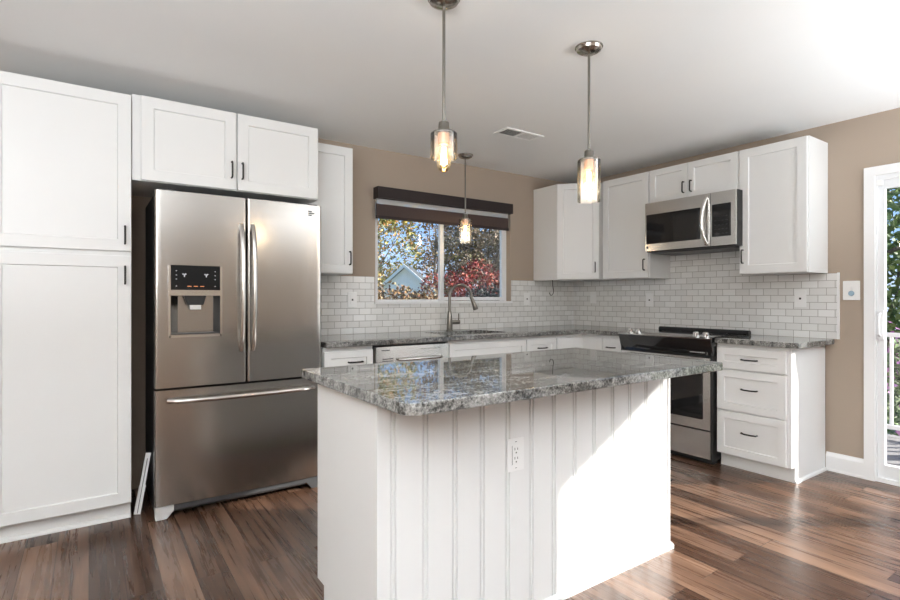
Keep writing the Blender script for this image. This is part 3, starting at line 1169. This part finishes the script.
# ------------------------------------------------------------------ microwave
t = thing('microwave', 'stainless over-the-range microwave with dark glass door and curved handle', 'microwave', (3.84, 2.656, 1.567), R90)
MW, MH = .742, .418
MB().box(0, MW, .0, X2 - 3.84 - .012, .012, MH).bevel(.003, 1).build('body', BLACKM, t)
MB().box(.03, MW - .03, .02, .36, .0, .013).build('vent_grille', DKGREY, t)
MD = .556
d = MB().box(0, MD - .002, -.022, 0, .020, MH - .002).bevel(.004, 2).build('door', STEELX, t)
MB().prism(rpoly(.012, MD - .078, .078, MH - .098, (.006,) * 4), -.0238, -.02, 'y').build('door_glass', BLACKG, d)
MB().prism(rpoly(.085, MD - .098, .105, MH - .135, (.004,) * 4), -.0243, -.0236, 'y').build('mesh_window', SMOKE, d)
pts = []
for i in range(15):
    u = i / 14
    pts.append((MD - .032 - .012 * sin(pi * u), -.020 - .048 * sin(pi * u) ** .6, .035 + (MH - .065) * u))
MB().tube(pts, .0145, 12).build('handle', STEELH, d)
c = MB().box(MD + .002, MW - .002, -.022, 0, .020, MH - .002).bevel(.004, 2).build('control_section', STEELX, t)
MB().prism(rpoly(MD + .012, MW - .035, .085, MH - .092, (.004,) * 4), -.0238, -.02, 'y').build('keypad', BLACKG, c)
for i in range(4):
    for j in range(5):
        MB().box(MD + .030 + i * .028, MD + .044 + i * .028, -.0242, -.0235, .105 + j * .032, .109 + j * .032).build('key', DKGREY, c, smooth=False)
MB().lathe([(0, .003), (.009, .003), (.009, 0)], seg=16).rot(pi / 2, 'X').move((.022, -.022, .05)).build('badge', DKGREY, d)

# ------------------------------------------------------------------ island
IX0, IX1, IY0, IY1 = .738, 2.290, 1.463, 2.000
t = thing('kitchen_island', 'white kitchen island with beadboard front and plain left end panel', 'island', (IX0, IY0, 0))
IW, ID = IX1 - IX0, IY1 - IY0
carcass(t, .022, IW - .022, .012, ID - .021, .1, .880)
MB().box(.022, IW - .022, .10, ID - .085, 0, .1).build('toe_kick', TOEK, t)
# end panels with a toe notch on the window side
for x0, nm in ((0, 'end_panel'), (IW - .021, 'end_panel')):
    MB().prism([(.010, 0), (ID - .085, 0), (ID - .085, .1), (ID - .018, .1), (ID - .018, .880), (.010, .880)], x0, x0 + .021, 'x').bevel(.001, 1).build(nm, WHITE, t)
# beadboard front, grooves cut into the profile
prof = [(0.0, .012), (0.0, 0)]
board = .1195
x = .055
g = .0035
prof_pts = [(0.0, 0.0)]
while x < IW - .02:
    prof_pts += [(x - .0115, 0), (x - .0095, .008), (x - .0055, .008), (x - .0025, .0005), (x + .0035, .0005), (x + .0065, .008), (x + .0105, .008), (x + .0125, 0)]
    x += board
prof_pts += [(IW, 0), (IW, .012), (0, .012)]
MB().prism(prof_pts, .0, .880, 'z').build('beadboard', WHITE, t, smooth=False)
mb = MB().prism([(0, 0), (-.016, 0), (-.016, .012), (-.010, .022), (0, .026)], -.012, IW + .016, 'x')
mb.prism([(0, 0), (-.014, 0), (-.014, .012), (-.008, .020), (0, .024)], -.014, ID - .085, 'y')
mb.prism([(IW, 0), (IW + .014, 0), (IW + .014, .012), (IW + .008, .020), (IW, .024)], -.014, ID - .085, 'y')
mb.build('base_moulding', WHITE, t)
for bx in (-.004, IW - .010):
    MB().box(bx, bx + .014, -.004, .010, .026, .880).bevel(.002, 1).build('corner_bead', WHITE, t)
# doors on the window side
for k in range(3):
    wd = (IW - .05) / 3
    dd = shaker(wd - .006, .77).build('door', WHITE, t)
    dd.location = (IW - .025 - k * wd, ID - .021, .105)
    dd.rotation_euler = (0, 0, pi)

mb = MB().prism(rpoly(.695, 2.300, 1.205, 2.052, (.045, .010, .012, .012), 10), CT0 + .0005, CT1 + .0005, 'z').bevel(.004, 2)
tag(mb.build('granite_countertop', GRANITE), 'polished grey granite island top with rounded near corner', 'countertop')


# ------------------------------------------------------------------ outlets and switches
def outlet(loc, rot, label, kind='duplex', w=.076, h=.122):
    nm = {'duplex': 'power_outlet', 'jack': 'power_outlet', 'switch': 'light_switch', 'dimmer': 'light_switch'}[kind]
    t = thing(nm, label, 'switch' if 'switch' in nm else 'outlet', loc, rot)
    MB().prism(rpoly(-w / 2, w / 2, -h / 2, h / 2, (.004,) * 4, 3), -.006, 0, 'y').bevel(.002, 2).build('cover_plate', PLATE, t)
    if kind == 'duplex':
        MB().prism(rpoly(-.018, .018, -.035, .035, (.003,) * 4, 3), -.0075, -.005, 'y').bevel(.0008, 1).build('receptacle', PLATE, t)
        mb = MB()
        for z in (.017, -.017):
            mb.box(-.008, -.0055, -.0078, -.006, z + .001, z + .010).box(.0055, .008, -.0078, -.006, z + .001, z + .009)
            mb.box(-.0025, .0025, -.0078, -.006, z - .011, z - .006)
        mb.box(-.0195, -.0183, -.0064, -.0055, -.036, .036)
        mb.box(-.004, .004, -.0064, -.0055, .0475, .0495).box(-.004, .004, -.0064, -.0055, -.0495, -.0475)
        mb.build('slots', PLATEG if False else SLOT, t, smooth=False)
    elif kind == 'jack':
        MB().prism(rpoly(-.018, .018, -.035, .035, (.003,) * 4, 3), -.0075, -.005, 'y').bevel(.0008, 1).build('receptacle', PLATE, t)
        mb = MB()
        mb.box(-.007, .007, -.0080, -.006, -.007, .007)
        mb.build('test_button', SLOT, t, smooth=False)
    elif kind == 'switch':
        MB().prism(rpoly(-.016, .016, -.033, .033, (.003,) * 4, 3), -.009, -.005, 'y').bevel(.001, 1).build('rocker', PLATE, t)
    else:
        MB().box(-.006, .006, -.013, -.005, .006, .026).bevel(.002, 1).build('toggle', PLATE, t)
        MB().lathe([(0, .004), (.016, .004), (.018, 0)], seg=20).rot(pi / 2, 'X').move((0, -.006, -.020)).build('dial', plain('blue_grey_dial', (.30, .42, .52), .4), t)
    return t


outlet((1.306, IY0, .616), 0, 'white duplex power outlet on the beadboard front of the island', 'duplex', .082, .122)
outlet((1.700, Y1 - .010, 1.185), 0, 'white outlet on the tile between the fridge and the window', 'jack')
outlet((3.555, Y1 - .010, 1.190), 0, 'white outlet on the tile just right of the window', 'jack')
outlet((X2 - .010, 3.545, 1.205), R90, 'white switch plate on the tile nearest the corner left of the range', 'switch')
outlet((X2 - .010, 2.895, 1.180), R90, 'white outlet on the tile just left of the range', 'jack')
outlet((X2 - .010, 1.662, 1.195), R90, 'white outlet on the tile right of the range above the short counter', 'jack')
outlet((X2, 1.358, 1.250), R90, 'white switch plate with blue dial on the tan wall beside the glass door', 'dimmer', .096, .130)

# hook under the corner cabinet
pts = [(0, 0, 0), (0, 0, -.075)]
for i in range(1, 11):
    a = pi - pi * 1.25 * i / 10
    pts.append((.022 + .026 * cos(a) * .85 + .0, 0, -.085 - .03 * sin(a) if False else -.10 - .028 * sin(a)))
pts = [(0, 0, 0.0), (.002, 0, -.05), (.006, 0, -.075), (.012, 0, -.10), (.010, 0, -.125), (-.004, 0, -.143), (-.022, 0, -.147), (-.038, 0, -.136), (-.044, 0, -.120)]
o = MB().tube(pts, .0032, 8).build('utensil_hook', BLACKP)
o.location = (3.70, 3.60, 1.3715)
tag(o, 'thin dark metal hook hanging under the corner wall cabinet', 'hook')

# ------------------------------------------------------------------ window blind
t = thing('window_blind', 'dark espresso banded roller shade raised at the top of the window', 'blind', (1.888, Y1, 1.998))
BW = 3.312 - 1.888
MB().box(0, BW, -.085, -.002, .0, .092).bevel(.006, 2).build('valance', BLIND, t)
MB().box(.004, BW - .030, -.048, -.044, -.042, .002).build('sheer_band', SHEER, t)
MB().box(.004, BW - .030, -.050, -.042, -.140, -.042).bevel(.002, 1).build('fabric_band', BAND, t)
MB().box(.004, BW - .030, -.056, -.036, -.158, -.136).bevel(.005, 2).build('bottom_rail', BLIND, t)


# ------------------------------------------------------------------ pendants
def pendant(loc, label, glass_len=.205, bulb_drop=0.0, top=1.868, rs=1.0):
    t = thing('pendant_light', label, 'pendant light', (loc[0], loc[1], top), 0, 'seeded glass pendant lights')
    H = CZ - top
    MB().lathe([(0, H - .034), (.016, H - .034), (.040, H - .028), (.057, H - .018), (.062, H - .006), (.066, H - .004), (.066, H), (0, H)], seg=36).build('canopy', CANOPY, t)
    MB().lathe([(0, .04), (.0062, .04), (.0062, H - .03), (0, H - .03)], seg=14).build('rod', NICKEL, t)
    MB().lathe([(0, .046), (.012, .046), (.021, .040), (.023, .012), (.026, .008), (.026, -.004), (0, -.004)], seg=24).build('cap', NICKEL, t)
    MB().lathe([(0, -.004), (.024, -.004), (.024, -.045), (.020, -.050), (0, -.050)], seg=24).build('socket', COPPER, t)
    R = .054
    L = glass_len
    MB().lathe([(.026, .0), (R - .006, .0), (R, -.006), (R, -L), (R - .003, -L), (R - .003, -.008), (R - .008, -.003), (.026, -.003)], seg=40, closed=True).build('glass_shade', SHADE, t)
    b = MB().lathe([(.013, -.048), (.016, -.058), (.026, -.085), (.0295, -.110), (.029, -.130), (.022, -.150), (.010, -.159), (0, -.161)], seg=28).build('bulb', BULBG, t)
    mb = MB()
    for k in range(6):
        a = 2 * pi * k / 6
        mb.tube([(.007 * cos(a), .007 * sin(a), -.060), (.012 * cos(a + .4), .012 * sin(a + .4), -.128)], .0016, 6)
    mb.build('filament', FILA, b)
    ld_ = bpy.data.lights.new('bulb_light', 'POINT')
    ld_.energy = 1.3
    ld_.color = (1.0, 0.90, 0.76)
    ld_.shadow_soft_size = .02
    lo = bpy.data.objects.new('bulb_light', ld_)
    COL.objects.link(lo)
    lo.parent = t
    lo.location = (0, 0, -.145)
    MB().lathe([(0, -.058), (.004, -.060), (.005, -.10), (.004, -.135), (0, -.137)], seg=10).build('filament_core', FILW, b)
    return t


pendant((1.180, 1.750), 'leftmost pendant light over the island, its bulb showing below a short glass shade', .105)
pendant((1.984, 1.690), 'right pendant light over the island in front of the corner cabinets')
pendant((2.620, 3.560), 'small-looking pendant light hanging over the sink in front of the window')

# ------------------------------------------------------------------ ceiling vent
t = thing('ceiling_vent', 'white and dark louvred air vent in the ceiling', 'vent', (2.615, 2.885, CZ), 0)
VW, VH = .36, .155
mb = MB()
mb.box(-VW / 2, VW / 2, -VH / 2, -VH / 2 + .022, -.006, 0).box(-VW / 2, VW / 2, VH / 2 - .022, VH / 2, -.006, 0)
mb.box(-VW / 2, -VW / 2 + .022, -VH / 2 + .022, VH / 2 - .022, -.006, 0).box(VW / 2 - .022, VW / 2, -VH / 2 + .022, VH / 2 - .022, -.006, 0)
mb.box(-.008, .008, -VH / 2 + .022, VH / 2 - .022, -.006, 0)
mb.bevel(.002, 1).build('frame', CEIL, t)
MB().box(-VW / 2 + .02, VW / 2 - .02, -VH / 2 + .02, VH / 2 - .02, -.001, 0).build('duct_shade', VENTM, t)  # flat dark sheet, its colour stands for the shade behind the louvres
mb = MB()
for k in range(9):
    x = .014 + k * .0165
    mb.prism([(x, -.0015), (x + .004, -.0055), (x + .0052, -.0045), (x + .0012, -.0008)], -VH / 2 + .022, VH / 2 - .022, 'y')
for k in range(9):
    x = -VW / 2 + .026 + k * .0165
    mb.prism([(x, -.0055), (x + .007, -.0012), (x + .008, -.0020), (x + .001, -.0062)], -VH / 2 + .022, VH / 2 - .022, 'y')
mb.build('louvres', CEIL, t, smooth=False)

# ------------------------------------------------------------------ outdoors
GZ = -2.6
o = MB().box(-30, 60, Y1 + .2, 70, GZ - .2, GZ).build('ground_back', GRASS)
struct(o)
o = MB().box(X2 + .2, 60, -30, Y1 + .2, GZ - .2, GZ).build('ground_right', GRASS)
struct(o)


def leaves(mb, c, rad, n, size, seed, shell=.35, squash=(1, 1, 1)):
    rnd = random.Random(seed)
    bm = mb.bm
    for _ in range(n):
        while True:
            p = Vector((rnd.uniform(-1, 1), rnd.uniform(-1, 1), rnd.uniform(-1, 1)))
            if shell < p.length < 1:
                break
        q = Vector((p.x * rad * squash[0], p.y * rad * squash[1], p.z * rad * squash[2]))
        v = noise.noise(q * (1.6 / max(rad, .3)) + Vector((seed, 0, 0)))
        if v < -.12:
            continue
        q *= 1 + .25 * v
        s = size * rnd.uniform(.6, 1.3)
        ax = Vector((rnd.gauss(0, 1), rnd.gauss(0, 1), rnd.gauss(0, 1))).normalized()
        m = Matrix.Rotation(rnd.uniform(0, 6.28), 3, ax)
        ce = Vector(c) + q
        bm.faces.new([bm.verts.new(ce + m @ Vector(k)) for k in ((-s, 0, 0), (0, -s * .55, s * .12), (s, 0, 0), (0, s * .55, s * .12))])


def tree(name, label, loc, h, blobs, mat, size, seed, trunk_r=.16, group=None, cat='tree', branches=10):
    """blobs: (dx,dy,z,r,n)"""
    t = thing(name, label, cat, loc, 0, group)
    mb = MB()
    for i, (dx, dy, z, r, n) in enumerate(blobs):
        leaves(mb, (dx, dy, z), r, n, size, seed * 17 + i)
    mb.build('foliage', mat, t, smooth=False)
    rnd = random.Random(seed)
    mb = MB()
    if trunk_r:
        mb.tube([(0, 0, -.1), (.06, .03, h * .3), (-.05, .05, h * .6), (.05, 0, h * .95)], [trunk_r, trunk_r * .8, trunk_r * .5, trunk_r * .12], 8)
        for k in range(branches):
            dx, dy, z, r, n = blobs[k % len(blobs)]
            z0 = h * rnd.uniform(.25, .7)
            e = Vector((dx + rnd.uniform(-r, r) * .8, dy + rnd.uniform(-r, r) * .8, z + rnd.uniform(-.3, .8) * r))
            s = Vector((0, 0, z0))
            mid = (s + e) / 2 + Vector((rnd.uniform(-.3, .3), rnd.uniform(-.3, .3), rnd.uniform(-.2, .4)))
            mb.tube([s, mid, e], [trunk_r * .35, trunk_r * .2, trunk_r * .05], 6)
        mb.build('trunk', BARK, t)
    return t


# left pane: yellow green tree, sky gaps, golden crowns far behind, gabled house, hedge
tree('autumn_tree', 'yellow and green leaved tree rising behind the white gable in the left window pane', (13.4, 29.5, GZ), 13.0,
     [(-.8, 0, 9.0, 3.3, 6500), (1.6, .4, 10.0, 2.9, 4200), (-1.6, .4, 6.4, 2.2, 3600), (2.2, -.2, 6.8, 2.2, 3600)], LEAF_YG, .12, 3, .22, branches=22)
tree('orange_tree', 'orange tinged tree standing behind the window mullion', (20.2, 31.0, GZ), 10.0,
     [(0, 0, 8.6, 2.2, 2800), (.6, .3, 5.4, 2.0, 2000)], LEAF_OR, .12, 8, .18)
tree('golden_tree', 'pale golden treeline low behind the dark roof at the left', (23.2, 44.0, GZ), 6.0,
     [(-2.2, 0, 4.4, 2.6, 1300), (.8, .5, 4.4, 2.5, 1200), (3.8, .5, 4.0, 2.4, 900)], LEAF_GOLD, .22, 4, .25)
tree('red_maple', 'red-leaved maple spanning the middle of the kitchen window', (11.0, 14.6, GZ), 4.6,
     [(-1.0, 0, 3.7, 1.1, 2400), (.5, .2, 4.2, 1.05, 2600), (0, -.2, 3.2, 1.2, 1900), (1.5, .2, 3.7, .95, 1600)], LEAF_RED, .06, 5, .11)
tree('brown_tree', 'brown thinning tree filling the upper right of the kitchen window', (18.9, 23.4, GZ), 8.4,
     [(-1.7, 0, 6.9, 1.9, 8500), (.4, .2, 7.0, 2.0, 9500), (-1.2, .5, 4.6, 1.9, 6500), (1.2, 0, 5.0, 2.0, 7500), (2.6, .2, 6.9, 1.8, 8500)], LEAF_BR, .085, 6, .19, branches=24)
tree('hedge_bush', 'rusty orange shrubs along the bottom of the left window pane', (6.9, 12.4, GZ), 3.0,
     [(-1.1, 0, 3.35, .75, 3200), (-.2, .1, 3.45, .8, 3400), (.7, 0, 3.4, .75, 3200), (0, 0, 1.9, 1.1, 900)], LEAF_OR, .055, 7, .07, cat='shrub', branches=6)
tree('dark_bush', 'dark grey-green bush at the bottom of the right window pane', (9.25, 11.2, GZ), 3.2,
     [(-.5, 0, 3.4, .7, 3500), (.25, .1, 3.55, .7, 3500), (0, 0, 2.0, .9, 900)], LEAF_DK, .05, 9, .07, cat='shrub', branches=6)

# neighbour house with a white gable
t = thing('neighbour_house', 'white gabled house with dark roof seen through the left window pane', 'house', (12.55, 22.0, GZ), radians(-42))
ez, rz = 3.75, 5.25
hw, ln = 1.75, 1.8
mb = MB().prism([(-hw, 0), (hw, 0), (hw, ez), (0, rz), (-hw, ez)], 0, .4, 'y')
mb.box(-hw, hw, .4, ln, 0, ez)
mb.build('walls', SIDING, t, smooth=False)
mb = MB()
for s in (-1, 1):
    mb.prism([(0, rz + .02), (s * (hw + .3), ez - .24), (s * (hw + .3), ez - .12), (0, rz + .16)], -.15, ln, 'y')
mb.build('roof', SHINGLE, t, smooth=False)
mb = MB()
for s in (-1, 1):
    mb.prism([(0, rz + .02), (s * (hw + .32), ez - .28), (s * (hw + .32), ez - .12), (0, rz + .18)], -.20, -.12, 'y')
mb.build('rake_board', TRIMW, t, smooth=False)
t2 = thing('neighbour_house', 'dark shingled roof of a neighbouring house at the left edge of the window', 'house', (8.6, 24.0, GZ))
MB().box(-2.2, 2.0, 0, 5, 0, 3.7).build('walls', SIDING, t2, smooth=False)
MB().prism([(-.3, 3.6), (2.5, 5.0), (2.62, 4.9), (-.2, 3.4)], -2.4, 2.3, 'x').build('roof', SHINGLE, t2, smooth=False)

# deck outside the sliding door
o = MB()
for k in range(15):
    o.box(X2 + .16 + k * .145, X2 + .16 + k * .145 + .138, -1.6, 3.4, -.19, -.16)
struct(o.build('deck', DECK))
t = thing('deck_railing', 'white deck railing outside the sliding glass door', 'railing', (X2 + 2.2, 0, -.16))
MB().box(-.02, .02, -1.6, 3.4, .98, 1.02).build('top_rail', VINYL, t)
MB().box(-.02, .02, -1.6, 3.4, .08, .12).build('bottom_rail', VINYL, t)
for k in range(34):
    MB().box(-.012, .012, -1.53 + k * .148, -1.506 + k * .148, .12, .98).build('baluster', VINYL, t)
for y in (-1.6, .9, 3.4):
    MB().box(-.045, .045, y - .045, y + .045, 0, 1.10).build('post', VINYL, t)
tree('garden_tree', 'green leafy tree beyond the deck outside the glass door', (11.6, 3.4, GZ), 6.5,
     [(0, 0, 4.6, 1.9, 6500), (.8, 1.2, 5.6, 1.8, 5500), (-.2, .9, 3.0, 1.5, 4500), (.6, .4, 1.9, 1.5, 3500)], LEAF_GN, .075, 12, .15)
tree('flowering_shrub', 'purple flowering shrub beyond the deck outside the glass door', (8.2, 2.6, GZ), 2.6,
     [(0, 0, 2.9, .7, 900), (.2, .6, 2.7, .6, 600), (0, .2, 1.6, .9, 500)], LEAF_PUR, .05, 13, .05, cat='shrub', branches=5)
for k, (x, y, lab) in enumerate(((16.8, -.6, 'broad green tree in the yard opposite the middle of the glass door'), (17.2, 7.2, 'green tree standing far to the left beyond the deck'), (21.5, 3.2, 'distant green tree farthest back in the yard beyond the deck'))):
    tree('garden_tree', lab, (x, y, GZ), 6.5,
         [(0, 0, 4.8, 1.9, 3500), (.3, 1.2, 5.4, 1.6, 2500), (-.2, -1.0, 3.6, 1.6, 2500), (.2, .4, 2.2, 1.5, 2200)], LEAF_GN, .10, 20 + k, .15)
